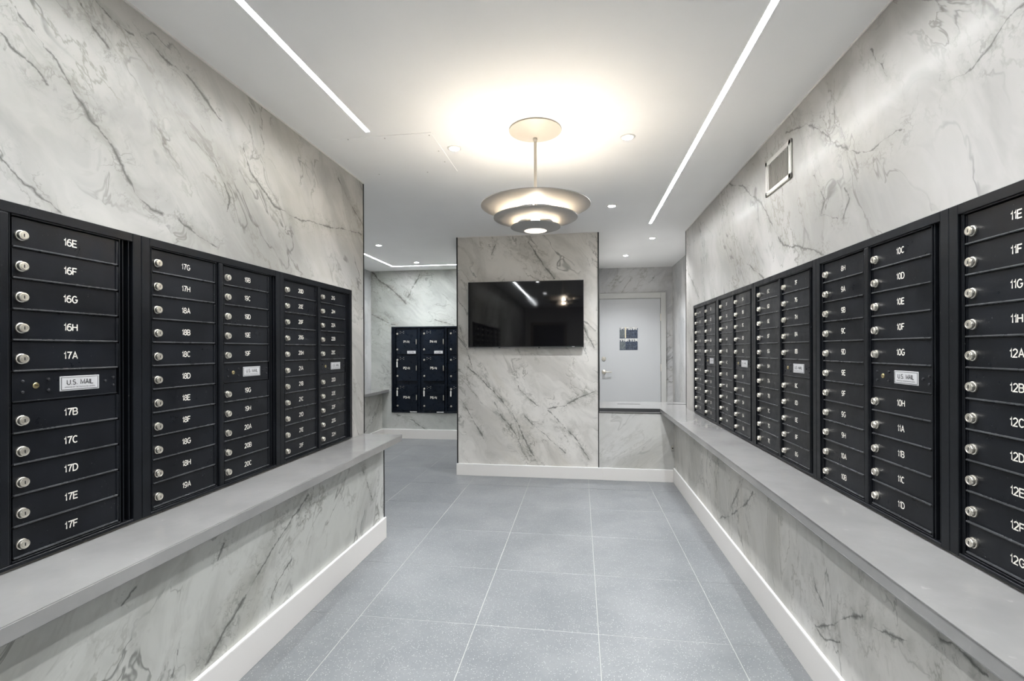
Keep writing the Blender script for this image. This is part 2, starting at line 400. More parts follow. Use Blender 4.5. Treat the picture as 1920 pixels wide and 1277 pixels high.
# engraved lettering: every glyph is a set of strokes on a 0..w by 0..10 grid
def _arc(cx, cy, rx, ry, a0, a1, n=9):
    return [(cx + rx * math.cos(math.radians(a0 + (a1 - a0) * k / n)), cy + ry * math.sin(math.radians(a0 + (a1 - a0) * k / n))) for k in range(n + 1)]
GL = {
 '0': (6, [_arc(3, 5, 3, 5, 0, 360, 18)]),
 '1': (2.8, [[(.2, 7.6), (2.0, 8.6), (2.4, 10), (2.4, 0)]]),
 '2': (6, [_arc(3, 7.2, 2.8, 2.8, 165, -30, 10) + [(0, 0), (6, 0)]]),
 '3': (6, [_arc(3, 7.5, 2.6, 2.5, 160, -90, 10) + _arc(3, 2.6, 2.9, 2.6, 90, -165, 10)[1:]]),
 '4': (6.4, [[(4.6, 0), (4.6, 10), (0, 3), (6.4, 3)]]),
 '5': (6, [[(5.4, 10), (1, 10), (.5, 5.3)] + _arc(3, 3.2, 3, 3.2, 130, -155, 12)]),
 '6': (6, [_arc(3, 3.1, 3, 3.1, 180, -180, 16), _arc(3.6, 4.2, 3.6, 5.8, 188, 62, 9)]),
 '7': (6, [[(0, 10), (6, 10), (3.4, 5), (2.3, 0)]]),
 '8': (6, [_arc(3, 7.6, 2.5, 2.4, 0, 360, 14), _arc(3, 2.6, 3, 2.6, 0, 360, 14)]),
 '9': (6, [_arc(3, 6.9, 3, 3.1, 0, 360, 16), _arc(2.4, 5.8, 3.6, 5.8, 8, -118, 9)]),
 'A': (7, [[(0, 0), (3.5, 10), (7, 0)], [(1.2, 3.4), (5.8, 3.4)]]),
 'B': (6.4, [[(0, 0), (0, 10), (3.6, 10)] + _arc(3.6, 7.6, 2.3, 2.4, 90, -90, 8)[1:] + [(0, 5.2)], [(3.6, 5.2)] + _arc(3.6, 2.6, 2.8, 2.6, 90, -90, 8)[1:] + [(0, 0)]]),
 'C': (7, [_arc(3.6, 5, 3.5, 5, 45, 315, 16)]),
 'D': (6.8, [[(0, 0), (0, 10), (2.6, 10)] + _arc(2.6, 5, 4.1, 5, 90, -90, 12)[1:] + [(0, 0)]]),
 'E': (6, [[(6, 10), (0, 10), (0, 0), (6, 0)], [(0, 5.2), (5.4, 5.2)]]),
 'F': (5.8, [[(5.8, 10), (0, 10), (0, 0)], [(0, 5.1), (5, 5.1)]]),
 'G': (7.4, [_arc(3.7, 5, 3.6, 5, 45, 338, 16) + [(7.2, 4.6), (4.2, 4.6)]]),
 'H': (6.6, [[(0, 0), (0, 10)], [(6.6, 0), (6.6, 10)], [(0, 5.2), (6.6, 5.2)]]),
 'I': (0.6, [[(.3, 0), (.3, 10)]]),
 'L': (5.6, [[(0, 10), (0, 0), (5.6, 0)]]),
 'M': (8, [[(0, 0), (0, 10), (4, 1), (8, 10), (8, 0)]]),
 'N': (6.8, [[(0, 0), (0, 10), (6.8, 0), (6.8, 10)]]),
 'O': (7.6, [_arc(3.8, 5, 3.7, 5, 0, 360, 16)]),
 'P': (6.2, [[(0, 0), (0, 10), (3.4, 10)] + _arc(3.4, 7.3, 2.7, 2.7, 90, -90, 8)[1:] + [(0, 4.6)]]),
 'R': (6.6, [[(0, 0), (0, 10), (3.4, 10)] + _arc(3.4, 7.4, 2.7, 2.6, 90, -90, 8)[1:] + [(0, 4.8)], [(3.6, 4.8), (6.4, 0)]]),
 'S': (6.2, [_arc(3.1, 7.5, 2.6, 2.5, 35, 250, 9) + _arc(3.1, 2.6, 2.9, 2.6, 70, -150, 10)]),
 'T': (6.6, [[(0, 10), (6.6, 10)], [(3.3, 10), (3.3, 0)]]),
 'U': (6.6, [[(0, 10), (0, 3.3)] + _arc(3.3, 3.3, 3.3, 3.3, 180, 360, 10) + [(6.6, 10)]]),
 'V': (7, [[(0, 10), (3.5, 0), (7, 10)]]),
 'Y': (7, [[(0, 10), (3.5, 4.6), (7, 10)], [(3.5, 4.6), (3.5, 0)]]),
 '-': (4, [[(0.3, 4.6), (3.7, 4.6)]]),
 '.': (1.4, [[(.7, 0), (.7, 1.3)]]),
 ' ': (3.6, []),
}
_txt = {}
def text_mesh(s, height, mat, weight=1.35, gap=1.9, width=1.0):
    """centred lettering in the xz plane, front towards -y"""
    key = (s, height, mat.name, weight, width)
    if key in _txt: return _txt[key]
    bm = bmesh.new()
    k = height / 10.0; wx = k * width
    total = sum(GL[c][0] for c in s) + gap * (len(s) - 1)
    x = -total / 2; hw = weight / 2
    for c in s:
        gw, strokes = GL[c]
        for pl_ in strokes:
            closed = len(pl_) > 4 and abs(pl_[0][0] - pl_[-1][0]) < 1e-3 and abs(pl_[0][1] - pl_[-1][1]) < 1e-3
            pts = [Vector(p) for p in pl_]
            if closed: pts = pts[:-1]
            n = len(pts); L = []; R = []
            for i_, p in enumerate(pts):
                a = pts[i_ - 1] if (i_ or closed) else None
                c2 = pts[(i_ + 1) % n] if (i_ < n - 1 or closed) else None
                d0 = (p - a).normalized() if a is not None else (c2 - p).normalized()
                d1 = (c2 - p).normalized() if c2 is not None else d0
                n0 = Vector((-d0.y, d0.x)); n1 = Vector((-d1.y, d1.x))
                m = n0 + n1
                m = m.normalized() if m.length > 1e-4 else n0
                q = hw / max(.45, m.dot(n0))
                for lst, sg in ((L, 1), (R, -1)):
                    v = p + m * q * sg
                    lst.append(bm.verts.new(((x + v.x) * wx, 0, (v.y - 5) * k)))
            for i_ in range(n if closed else n - 1):
                j_ = (i_ + 1) % n
                bm.faces.new((L[i_], R[i_], R[j_], L[j_]))
        x += gw + gap
    bmesh.ops.recalc_face_normals(bm, faces=bm.faces)
    for f in bm.faces:
        if f.normal.y > 0: f.normal_flip()
    me = bpy.data.meshes.new('lettering'); bm.to_mesh(me); bm.free()
    me.materials.append(mat); _txt[key] = me
    return me

# ------------------------------------------------------------------ the setting
YN = -3.9           # wall behind the camera
fl = struct('floor', B().box(-3.4, 1.6, YN - .1, 7.6, -.12, -.0013), M['grout'], 'grey speckled square tile floor with pale joints', 'floor')
# tiles of 0.61 m, each its own piece
rects = [(-1.43, .967, YN, 3.36), (-3.26, .967, 3.36, 5.14), (-3.08, -1.342, 5.14, 7.15)]
def clip(a, r):
    x0, x1, y0, y1 = max(a[0], r[0]), min(a[1], r[1]), max(a[2], r[2]), min(a[3], r[3])
    return (x0, x1, y0, y1) if x1 - x0 > .004 and y1 - y0 > .004 else None
full = None
for i in range(-6, 3):
    for j in range(-11, 9):
        x0 = .085 + .61 * i + .002; y0 = 2.348 + .61 * j + .0016
        a = (x0, x0 + .6068, y0, y0 + .6068)
        cl = [c for c in (clip(a, r) for r in rects) if c]
        if not cl: continue
        area = sum((c[1] - c[0]) * (c[3] - c[2]) for c in cl)
        if area > .6068 * .6068 - 1e-5:
            if full is None:
                full = B().box(0, .6068, 0, .6068, -.006, 0, .0012).mesh('floor_tile', M['tile'])
            obj('floor_tile', full, fl, (x0, y0, 0))
        else:
            b = B()
            for c in cl: b.box(c[0] - x0, c[1] - x0, c[2] - y0, c[3] - y0, -.006, 0)
            obj('floor_tile', b.mesh('floor_tile', M['tile']), fl, (x0, y0, 0))

# the ceiling is cut by shallow slots that hold the linear lights
SW = .0135; SD = .010
slots = [(-1.19 - SW, -1.19 + SW, -3.0, 2.575), (.695 - SW, .695 + SW, -3.0, 4.865),
         (-2.75 - SW, -2.75 + SW, 4.2, 6.775 + SW), (-2.75 + SW, -1.343, 6.775 - SW, 6.775 + SW)]
cb = B().box(-3.4, 1.6, YN - .1, 7.6, ZC + SD, ZC + .12)
xs = sorted({-3.4, 1.6} | {v for s_ in slots for v in s_[:2]}); ysl = sorted({YN - .1, 7.6} | {v for s_ in slots for v in s_[2:]})
for x0, x1 in zip(xs[:-1], xs[1:]):
    y_start = None
    for y0, y1 in zip(ysl[:-1], ysl[1:]):
        cx, cy = (x0 + x1) / 2, (y0 + y1) / 2
        hole = any(a < cx < b_ and c < cy < d for a, b_, c, d in slots)
        if not hole and y_start is None: y_start = y0
        if hole and y_start is not None: cb.box(x0, x1, y_start, y0, ZC, ZC + SD); y_start = None
    if y_start is not None: cb.box(x0, x1, y_start, ysl[-1], ZC, ZC + SD)
struct('ceiling', cb, M['ceil'], 'smooth white painted ceiling with linear light slots', 'ceiling')

BL = (.72, 3.151)       # extent of the left mailbox bank along y
BR = (.79, 4.843)       # and of the right one
NZ = (.770, 1.800)
b = B()                 # left upper wall around a shallow recess for the mailboxes
b.box(XL - .30, XL - .045, YN, 3.36, ZB, ZC)
b.box(XL - .045, XL, YN, 3.36, NZ[1], ZC).box(XL - .045, XL, YN, 3.36, ZB, NZ[0])
b.box(XL - .045, XL, YN, BL[0], NZ[0], NZ[1]).box(XL - .045, XL, BL[1], 3.36, NZ[0], NZ[1])
b.box(-3.3, XL - .30, 3.20, 3.36, 0, ZC)
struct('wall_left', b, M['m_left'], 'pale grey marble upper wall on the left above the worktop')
struct('wall_left_lower', B().box(XL - .30, XLL, YN, 3.345, 0, ZB - .001), M['m_left_low'], 'marble wall below the left worktop')
b = B()
b.box(XR + .045, 1.5, YN, 5.22, ZB, ZC)
b.box(XR, XR + .045, YN, 5.22, NZ[1], ZC).box(XR, XR + .045, YN, 5.22, ZB, NZ[0])
b.box(XR, XR + .045, YN, BR[0], NZ[0], NZ[1]).box(XR, XR + .045, BR[1], 5.22, NZ[0], NZ[1])
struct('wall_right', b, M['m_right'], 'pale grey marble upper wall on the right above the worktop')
# lower right wall in butt-jointed marble panels
wr = struct('wall_right_lower', B().box(XRL + .012, 1.5, YN, 5.28, 0, ZB - .001), M['trim_black'], 'marble panelled wall below the right worktop')
ys = [YN, -2.0, -.6, .8, 2.3, 3.805, 4.92, 5.13]
for a, c in zip(ys[:-1], ys[1:]):
    obj('marble_panel', B().box(XRL, XRL + .014, a + .0006, c - .0006, 0, ZB - .001).mesh('marble_panel', M['m_right_low']), wr)
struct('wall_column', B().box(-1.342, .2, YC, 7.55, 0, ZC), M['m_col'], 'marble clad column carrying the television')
struct('wall_low', B().box(.2, XRL + .012, 5.13, 5.28, 0, .708), M['m_low'], 'low marble wall below the worktop in front of the door')
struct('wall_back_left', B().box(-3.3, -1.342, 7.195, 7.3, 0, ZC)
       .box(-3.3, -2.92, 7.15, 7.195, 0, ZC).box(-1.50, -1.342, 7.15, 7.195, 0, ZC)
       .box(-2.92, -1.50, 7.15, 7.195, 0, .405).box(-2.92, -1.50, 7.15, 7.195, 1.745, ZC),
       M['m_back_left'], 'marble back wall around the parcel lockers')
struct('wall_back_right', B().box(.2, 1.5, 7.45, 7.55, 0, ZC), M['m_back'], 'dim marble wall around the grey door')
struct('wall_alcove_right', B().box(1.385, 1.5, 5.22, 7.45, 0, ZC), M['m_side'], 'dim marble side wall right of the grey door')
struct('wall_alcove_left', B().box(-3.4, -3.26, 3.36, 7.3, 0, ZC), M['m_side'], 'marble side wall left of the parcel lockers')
struct('wall_alcove_left_lower', B().box(-3.26, -3.08, 3.36, 7.15, 0, ZB - .001), M['m_left_low'], 'marble wall below the small far shelf')
struct('wall_front', B().box(-3.4, 1.6, YN - .1, YN, 0, ZC), M['beige'], 'plain beige wall behind the camera')

# baseboards: a board with a thin bevelled top, whitened for the light it catches
def base(name, x0, x1, y0, y1, h, label):
    o = struct(name, B().box(x0, x1, y0, y1, 0, h - .004, .0015), M['base'], label, 'baseboard')
    obj('cap', B().box(x0, x1, y0, y1, h - .004, h, .0012).mesh('cap', M['cap']), o, label='glossy white top edge')
base('baseboard_left', XLL, XLL + .016, YN, 3.352, .152, 'pale baseboard under the left marble wall')
base('baseboard_right', XRL - .014, XRL, YN, 5.118, .152, 'pale baseboard under the right marble wall')
base('baseboard_column', -1.35, .238, YC - .016, YC, .128, 'pale baseboard at the foot of the television column')
base('baseboard_low', .238, XRL - .014, 5.119, 5.13, .13, 'pale baseboard under the low marble wall')
base('baseboard_back', -3.066, -1.342, 7.134, 7.15, .145, 'pale baseboard below the parcel lockers')
base('baseboard_alcove', -3.08, -3.066, 3.36, 7.15, .145, 'pale baseboard below the small far shelf')

def trim(n, x0, x1, y0, y1, z0, z1, mat, label):
    struct('trim_%d' % n, B().box(x0, x1, y0, y1, z0, z1), M[mat], label, 'trim')
trim(1, XL - .002, XL + .004, 3.354, 3.364, ZT + .001, ZC, 'trim_black', 'black metal edge strip at the end of the left upper wall')
trim(2, XLL - .002, XLL + .004, 3.339, 3.349, .152, ZB, 'trim_black', 'black metal edge strip at the end of the left lower wall')
trim(3, -1.346, -1.332, YC - .004, YC + .006, .128, ZC, 'trim_black', 'black metal edge strip down the left edge of the column')
trim(4, .190, .205, YC - .004, YC + .006, .128, ZC, 'trim_black', 'black metal edge strip down the right edge of the column')
trim(5, XR - .004, XR + .003, 5.212, 5.221, ZT + .001, ZC, 'trim_black', 'black metal edge strip at the end of the right upper wall')
trim(6, .205, XRL - .002, 5.126, 5.28, .708, .7155, 'trim_black', 'black strip under the low wall worktop')
trim(7, .205, XRL - .002, 5.124, 5.28, .7155, .7218, 'white', 'thin pale strip under the low wall worktop')
trim(8, XL, XL + .007, YN, 3.36, ZC - .007, ZC, 'white', 'thin pale bead along the top of the left marble wall')
trim(9, XR - .006, XR, YN, 5.22, ZC - .006, ZC, 'white', 'thin pale bead along the top of the right marble wall')
trim(10, -1.332, .19, YC - .006, YC, ZC - .006, ZC, 'white', 'thin pale bead along the top of the column')

# ------------------------------------------------------------------ worktops
def worktop(label, pts, z1=ZT, z0=ZB):
    o = obj('worktop', B().prism(pts, z0, z1, .003).mesh('worktop', M['quartz'], True))
    o['label'] = label; o['category'] = 'countertop'; o['group'] = 'grey quartz worktops'
    return o
worktop('long grey quartz worktop under the left mailboxes, with a free end by the passage',
        [(XL + .001, YN), (-1.282, YN), (-1.282, 3.325), (-1.292, 3.352), (XL + .001, 3.352)])
wt = thing('worktop', 'long grey quartz worktop under the right mailboxes, turning in front of the grey door', 'countertop', (0, 0, 0), 0, 'grey quartz worktops')
obj('top', B().prism([(.826, YN), (XR - .001, YN), (XR - .001, 5.227), (1.384, 5.227), (1.384, 5.77), (.205, 5.77), (.205, 5.122), (.826, 5.122)], .7225, ZT, .003, .9).mesh('top', M['quartz'], True), wt)
obj('edge_strip', B().box(.828, .90, YN, 5.12, ZB, .7225).mesh('edge_strip', M['quartz']), wt)
obj('front_edge', B().box(.206, .825, 5.1195, 5.1218, .7235, .7595).mesh('front_edge', simple('dark_edge', (.05, .05, .052), .4)), wt, label='dark front edge on the low wall')
for x0, x1, y in ((.42, .67, 5.50), (.97, 1.30, 5.54)):
    obj('slot', B().box(x0, x1, y, y + .014, ZT - .004, ZT + .0015).mesh('slot', M['dark']), wt, label='thin black slot in the worktop')
worktop('small grey quartz shelf in the far left alcove beside the parcel lockers', [(-3.259, 3.361), (-2.965, 3.361), (-2.965, 7.149), (-3.259, 7.149)])

# ------------------------------------------------------------------ mailbox cabinets
PZ = .0886; ZD0 = .790
DW = .308
def door_mesh():
    b = B()
    b.box(0, DW, .0, .004, .0035, PZ - .0022)                        # sheet
    b.box(0, DW, -.0065, .002, .0003, .0056, .0024, 2)               # rolled bottom lip
    b.box(DW - .003, DW + .0045, -.003, .004, .004, PZ - .003, .001) # hinge edge
    b.box(0, .003, -.0018, .002, .005, PZ - .003)
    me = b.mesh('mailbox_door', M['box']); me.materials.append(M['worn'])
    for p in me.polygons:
        if p.center.z < .0060 or p.center.x > DW + .001: p.material_index = 1  # lips and hinge edges get their highlight as a paler colour
    return me
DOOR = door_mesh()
HINGE = B().lathe([(.0032, 0), (.0042, .002), (.0042, PZ - .010), (.0032, PZ - .008)], 8).mesh('hinge', M['frame'], True)
LOCK = B().lathe([(.0150, .0), (.0155, -.002), (.0150, -.0045), (.0132, -.0055), (.0132, -.0125), (.0122, -.0142), (.0095, -.0146), (.0090, -.0138), (.0082, -.0138), (.0078, -.0146), (.0004, -.0146)], 20, 'y').mesh('lock', M['chrome'], True)
KEYWAY = B().box(-.0012, .0012, -.0150, -.0143, -.0045, .0045).mesh('keyway', M['dark'])
SCREW = B().lathe([(.0048, 0), (.0044, -.0025), (.002, -.0038), (.0004, -.004)], 10, 'y').mesh('screw', M['screw'], True)
ARROW = B().lathe([(.0085, 0), (.0085, -.002), (.0072, -.003), (.0004, -.003)], 16, 'y').mesh('arrow_lock', M['brass'], True)
ARROWK = B().box(-.0045, .0045, -.0036, -.0028, -.001, .001).mesh('keyhole', M['dark'])
PLATE = B().box(-.061, .061, -.0016, 0, -.023, .023, .0006).box(-.0555, .0555, -.0020, -.0014, -.0185, .0185, .0003).mesh('label_plate', M['plate'])
PLATER = B()
for x0, x1, z0, z1 in ((-.057, .057, .0185, .0195), (-.057, .057, -.0195, -.0185), (-.057, -.056, -.0195, .0195), (.056, .057, -.0195, .0195)):
    PLATER.box(x0, x1, -.0024, -.0014, z0, z1)
PLATER = PLATER.mesh('plate_border', M['ink'])
PANEL = B().box(0, DW, .0, .004, .0035, PZ - .0022).box(0, DW, -.0035, .002, .0005, .0045, .001).mesh('mail_panel', M['box'])

CW = .8106
C0, C1 = .052, .4165         # left edges of the two columns of doors
def frame_mesh():
    b = B()
    z0, z1 = NZ
    f, k = -.012, .036
    b.box(0, CW, .022, k, z0, z1)                              # back sheet
    b.box(.0008, .034, f, .024, z0, z1, .0015)                   # stiles
    b.box(CW - .034, CW - .0008, f, .024, z0, z1, .0015)
    b.box(.034, CW - .034, f, .024, 1.770, z1, .0015)           # head
    b.box(.034, CW - .034, f, .024, z0, .781, .0015)            # sill
    b.box(.378, .404, f + .001, .024, .781, 1.770, .005, 2)       # rounded middle post
    for x in (.040, C0 - .006, C0 + DW + .006, .4065, C1 + DW + .006, C1 + DW + .018, .7640):   # thin upright ribs
        b.box(x, x + .0035, -.006, .024, .781, 1.770, .0008)
    for a in (C0, C1):
        b.box(a - .004, a + DW + .008, -.007, .024, .7825, .7870, .0008)
        b.box(a - .004, a + DW + .008, -.008, .024, 1.7655, 1.7695, .0008)
    return b.mesh('frame', M['frame'])
FRAME = frame_mesh()
def jamb_mesh():
    b = B()
    for k in range(1, 11):
        for a in (C0, C1):
            b.box(a, a + DW, .002, .022, ZD0 + PZ * k - .0015, ZD0 + PZ * k + .002)
    return b.mesh('divider', M['frame'])
DIV = jamb_mesh()

seq = ['%d%s' % (n, c) for n in range(1, 23) for c in 'ABCDEFGH']
def run(first, n):
    i = seq.index(first); return seq[i:i + n]
def cabinet(loc, rotz, label, cols, group):
    t = thing('mailbox_cabinet', label, 'mailboxes', loc, rotz, group)
    obj('frame', FRAME, t); obj('divider', DIV, t)
    for ci, (first, mail) in enumerate(cols):
        nums = run(first, 10 if mail else 11)
        if mail: nums = nums[:5] + [None] + nums[5:]
        x = C1 if ci else C0
        for k, nb in enumerate(nums):
            z = ZD0 + PZ * (10 - k)
            if nb is None:
                p = obj('mail_panel', PANEL, t, (x, 0, z), label='black panel with a silver mail label between the doors')
                obj('label_plate', PLATE, p, (.186, 0, .046), label='silver plate reading U.S. MAIL')
                obj('plate_border', PLATER, p, (.186, 0, .046))
                obj('lettering', text_mesh('U.S. MAIL', .0145, M['ink'], 1.7), p, (.186, -.0024, .0495))
                obj('lettering', text_mesh('APPROVED BY THE POSTMASTER GENERAL', .0040, M['ink'], 1.2, width=.86), p, (.186, -.0024, .0340))
                obj('arrow_lock', ARROW, p, (.060, 0, .046), label='round brass lock')
                obj('keyhole', ARROWK, p, (.060, 0, .046))
                for sx, sz in ((.026, .061), (.026, .029), (.094, .063), (.094, .030), (.268, .047), (.296, .057), (.296, .031)):
                    obj('screw', SCREW, p, (sx, 0, sz))
                continue
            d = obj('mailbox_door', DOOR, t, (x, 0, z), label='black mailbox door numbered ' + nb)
            obj('lock', LOCK, d, (.022, 0, .037), label='round nickel lock')
            obj('keyway', KEYWAY, d, (.022, 0, .037))
            obj('number', text_mesh(nb, .0205, M['number'], 1.7), d, (.158, -.0008, .045), label='cream number ' + nb)
            obj('hinge', HINGE, d, (DW + .0065, .001, .004))
    return t

gl = 'mailbox cabinets along the left wall'
cabinet((XL, .7205, 0), PI / 2, 'black mailbox cabinet nearest on the left wall, its visible doors numbered 16E to 17F', [('15B', False), ('16E', True)], gl)
cabinet((XL, .7205 + CW, 0), PI / 2, 'middle black mailbox cabinet of the left wall with doors 17G to 20C', [('17G', False), ('19B', True)], gl)
cabinet((XL, .7205 + 2 * CW, 0), PI / 2, 'farthest black mailbox cabinet of the left wall with doors 20D to 22H', [('20D', False), ('21G', True)], gl)
gr = 'mailbox cabinets along the right wall'
YF = 4.842
for i, (cols, lb) in enumerate((
        ([('1A', False), ('2D', True)], 'farthest black mailbox cabinet of the right wall, next to the black edge strip'),
        ([('3F', False), ('5A', True)], 'second farthest black mailbox cabinet of the right wall, doors 3F to 6B'),
        ([('6C', False), ('7F', True)], 'middle black mailbox cabinet of the right wall, doors 6C to 8G'),
        ([('8H', False), ('10C', True)], 'black mailbox cabinet of the right wall with doors 8H to 11D'),
        ([('11E', False), ('12H', True)], 'nearest black mailbox cabinet of the right wall, doors 11E to 12G cut by the frame'))):
    cabinet((XR, YF - i * CW, 0), -PI / 2, lb, cols, gr)

# ------------------------------------------------------------------ parcel lockers on the back wall
pl = thing('parcel_locker_cabinet', 'black and navy parcel locker cabinet with doors P1-N to P6-N on the back wall', 'lockers', (-2.92, 7.15, 0), 0)
b = B()
LW = 1.42
b.box(0, LW, .025, .04, .405, 1.745)
b.box(0, .022, -.014, .026, .405, 1.745, .0015).box(LW - .022, LW, -.014, .026, .405, 1.745, .0015)
b.box(.022, LW - .022, -.014, .026, 1.724, 1.745, .0015).box(.022, LW - .022, -.014, .026, .405, .424, .0015)
for x in (.030, .042, .055, .428, .455, .860, .885): b.box(x, x + .006, -.010, .026, .424, 1.724, .001)
b.box(.434, .455, -.004, .026, .424, 1.724).box(.866, .885, -.004, .026, .424, 1.724)
obj('frame', b.mesh('frame', M['navy']), pl)
LD = [(1.318, 1.700), (.905, 1.292), (.440, .842)]
for r, (z0, z1) in enumerate(LD):
    dm = B().box(0, .335, .0, .006, 0, z1 - z0, .001).box(0, .335, -.003, .002, -.004, .001)
    dm.box(0, .004, -.002, .003, 0, z1 - z0)
    dm = dm.mesh('locker_door', M['navy'])
    dh = z1 - z0
    for c, x in enumerate((.078, .512, .940)):
        d = obj('locker_door', dm, pl, (x, 0, z0), label='locker door numbered P%d-N' % (c * 3 + r + 1))
        for zz in (.07, dh - .066):
            obj('lock', LOCK, d, (.016, 0, zz))
        for sx, sz in ((.062, dh - .03), (.062, dh - .055), (.118, dh - .03), (.118, dh - .055), (.09, dh - .042)):
            obj('screw', B().lathe([(.0055, 0), (.0045, -.003), (.0004, -.0035)], 8, 'y').mesh('screw', M['chrome'], True) if 'sc2' not in globals() else sc2, d, (sx, 0, sz))
            sc2 = C.objects[-1].data
        obj('number', text_mesh('P%d-N' % (c * 3 + r + 1), .034, M['number'], 2.1), d, (.163, -.001, dh * .5))
        obj('hinge', B().lathe([(.006, 0), (.007, .004), (.007, .075), (.006, .08)], 10).mesh('hinge', M['chrome'], True), d, (.322, -.004, dh * .5 - .04))
        if r == 0:
            obj('label_plate', B().box(.175, .315, -.003, 0, .005, .05, .0006).mesh('label_plate', M['plate']), d, label='pale plate reading U.S. MAIL')
            obj('lettering', text_mesh('U.S. MAIL', .015, M['ink'], 1.7), d, (.245, -.0034, .028))
        if (r, c) in ((1, 0), (2, 0), (2, 1), (2, 2)):
            kb = B().box(-.003, .003, -.018, -.014, -.03, .0).box(-.011, .011, -.021, -.017, -.115, -.03, .002)
            obj('key', kb.mesh('key', M['key']), d, (.016, 0, dh - .066), label='key with a pale tag hanging in the lock')
for x in (.30, .73, 1.16):
    obj('label_strip', B().box(x, x + .11, -.0165, -.0135, .411, .426, .0005).mesh('label_strip', M['plate']), pl, label='small pale label on the bottom rail')

# ------------------------------------------------------------------ grey door
dr = thing('door_1', 'plain grey steel door behind the low worktop', 'door', (.297, 7.45, 0), 0)
del dr['category']; del dr['label']; dr['kind'] = 'structure'; dr['label'] = 'plain grey steel door behind the low worktop'
obj('door_leaf', B().box(.004, .908, -.022, 0, .01, 2.146, .002).mesh('door_leaf', M['door']), dr)
b = B().box(-.075, .0, -.036, 0, 0, 2.235, .003).box(.913, .988, -.036, 0, 0, 2.235, .003).box(0, .913, -.036, 0, 2.150, 2.235, .003)
obj('door_frame', b.mesh('door_frame', M['casing']), dr)
for z in (2.0, 1.86, 1.10, .35):
    if z == 2.0: continue
    obj('hinge', B().lathe([(.007, 0), (.008, .003), (.008, .107), (.007, .11)], 10, c=(.911, -.03, z - .055)).mesh('hinge', M['chrome'], True), dr)
hb = B().lathe([(.033, -.0005), (.033, -.008), (.028, -.012), (.015, -.014), (.012, -.045), (.014, -.055), (.0005, -.057)], 20, 'y', (0, 0, 0))
hb.box(-.006, .115, -.062, -.048, -.008, .008, .004, 2)
obj('lever_handle', hb.mesh('lever_handle', M['chrome'], True), dr, (.068, -.022, 1.035), label='satin lever handle')
obj('deadbolt', B().lathe([(.033, -.0005), (.032, -.010), (.026, -.016), (.012, -.017), (.0005, -.017)], 20, 'y').box(-.003, .003, -.019, -.015, -.008, .008).mesh('deadbolt', M['chrome'], True), dr, (.068, -.022, 1.236), label='round satin deadbolt')

# two small printed sheets taped to the door
def sheet(z0, z1, label, tan):
    t = thing('notice', label, 'poster', (.735, 7.4275, z0), 0, 'printed notices on the grey door')
    h = z1 - z0
    obj('sheet', B().box(-.134, .134, -.0015, 0, 0, h).mesh('sheet', M['paper']), t)
    obj('picture', B().box(-.134, .134, -.0022, -.001, h - .045, h - .001).mesh('picture', M['paper_light']), t, label='pale city skyline picture')
    b = B()
    x = -.13
    random.seed(int(z0 * 100))
    while x < .125:
        wd = random.uniform(.008, .02); b.box(x, x + wd, -.0028, -.002, h - .046, h - .046 + random.uniform(.008, .036)); x += wd + random.uniform(.008, .03)
    obj('skyline', b.mesh('skyline', M['paper']), t)
    obj('side_panel', B().box(-.132, -.045, -.0022, -.001, .012, h - .048).mesh('side_panel', M['paper_grey']), t, label='grey text panel')
    if tan:
        obj('stripe', B().box(-.055, -.037, -.0030, -.002, .004, h - .002).mesh('stripe', M['paper_tan']), t, label='cream vertical stripe')
    b = B()
    for k in range(5):
        z = .016 + k * .019
        b.box(-.02, .02 + random.uniform(.02, .10), -.0024, -.0012, z, z + .003)
    obj('text_lines', b.mesh('text_lines', M['paper_grey']), t)
sheet(1.546, 1.718, 'upper printed notice with a cream stripe taped on the grey door', True)
sheet(1.368, 1.542, 'lower dark blue printed notice taped on the grey door', False)

# small metal latch at the corner of the low wall
lt = thing('latch', 'small metal latch at the corner of the low marble wall', 'latch', (.944, 5.13, .355))
obj('plate', B().box(-.008, .012, -.006, 0, -.02, .022, .001).mesh('plate', M['chrome']), lt)
obj('knob', B().lathe([(.004, 0), (.004, -.012), (.007, -.014), (.0005, -.018)], 10, 'y').mesh('knob', M['screw'], True), lt, (.002, -.004, 0))

# ------------------------------------------------------------------ television
tv = thing('television', 'large black flat screen television on the marble column', 'television', (-.579, YC, 1.405))
TW, TH = .622, .708
b = B().box(-TW, TW, -.062, -.040, 0, TH, .002)
b.box(-TW + .05, TW - .05, -.042, -.022, .05, TH - .06, .004)
obj('body', b.mesh('body', M['trim_black']), tv)
b = B().box(-TW, TW, -.0655, -.06, 0, .011, .001).box(-TW, TW, -.0655, -.06, TH - .006, TH, .001).box(-TW, -TW + .006, -.0655, -.06, 0, TH, .001).box(TW - .006, TW, -.0655, -.06, 0, TH, .001)
obj('bezel', b.mesh('bezel', simple('bezel_plastic', (.03, .03, .032), .3)), tv)
obj('screen', B().box(-TW + .006, TW - .006, -.0635, -.061, .011, TH - .006).mesh('screen', M['screen']), tv)
obj('badge', B().box(.50, .525, -.067, -.065, .003, .009).mesh('badge', M['plate']), tv, label='tiny pale badge')
obj('wall_bracket', B().box(-.2, .2, -.024, -.002, .18, .52).mesh('wall_bracket', M['trim_black']), tv)
for x in (-.29, .14):
    obj('foot_mount', B().box(x, x + .02, -.055, -.045, -.006, .002).mesh('foot_mount', M['trim_black']), tv)

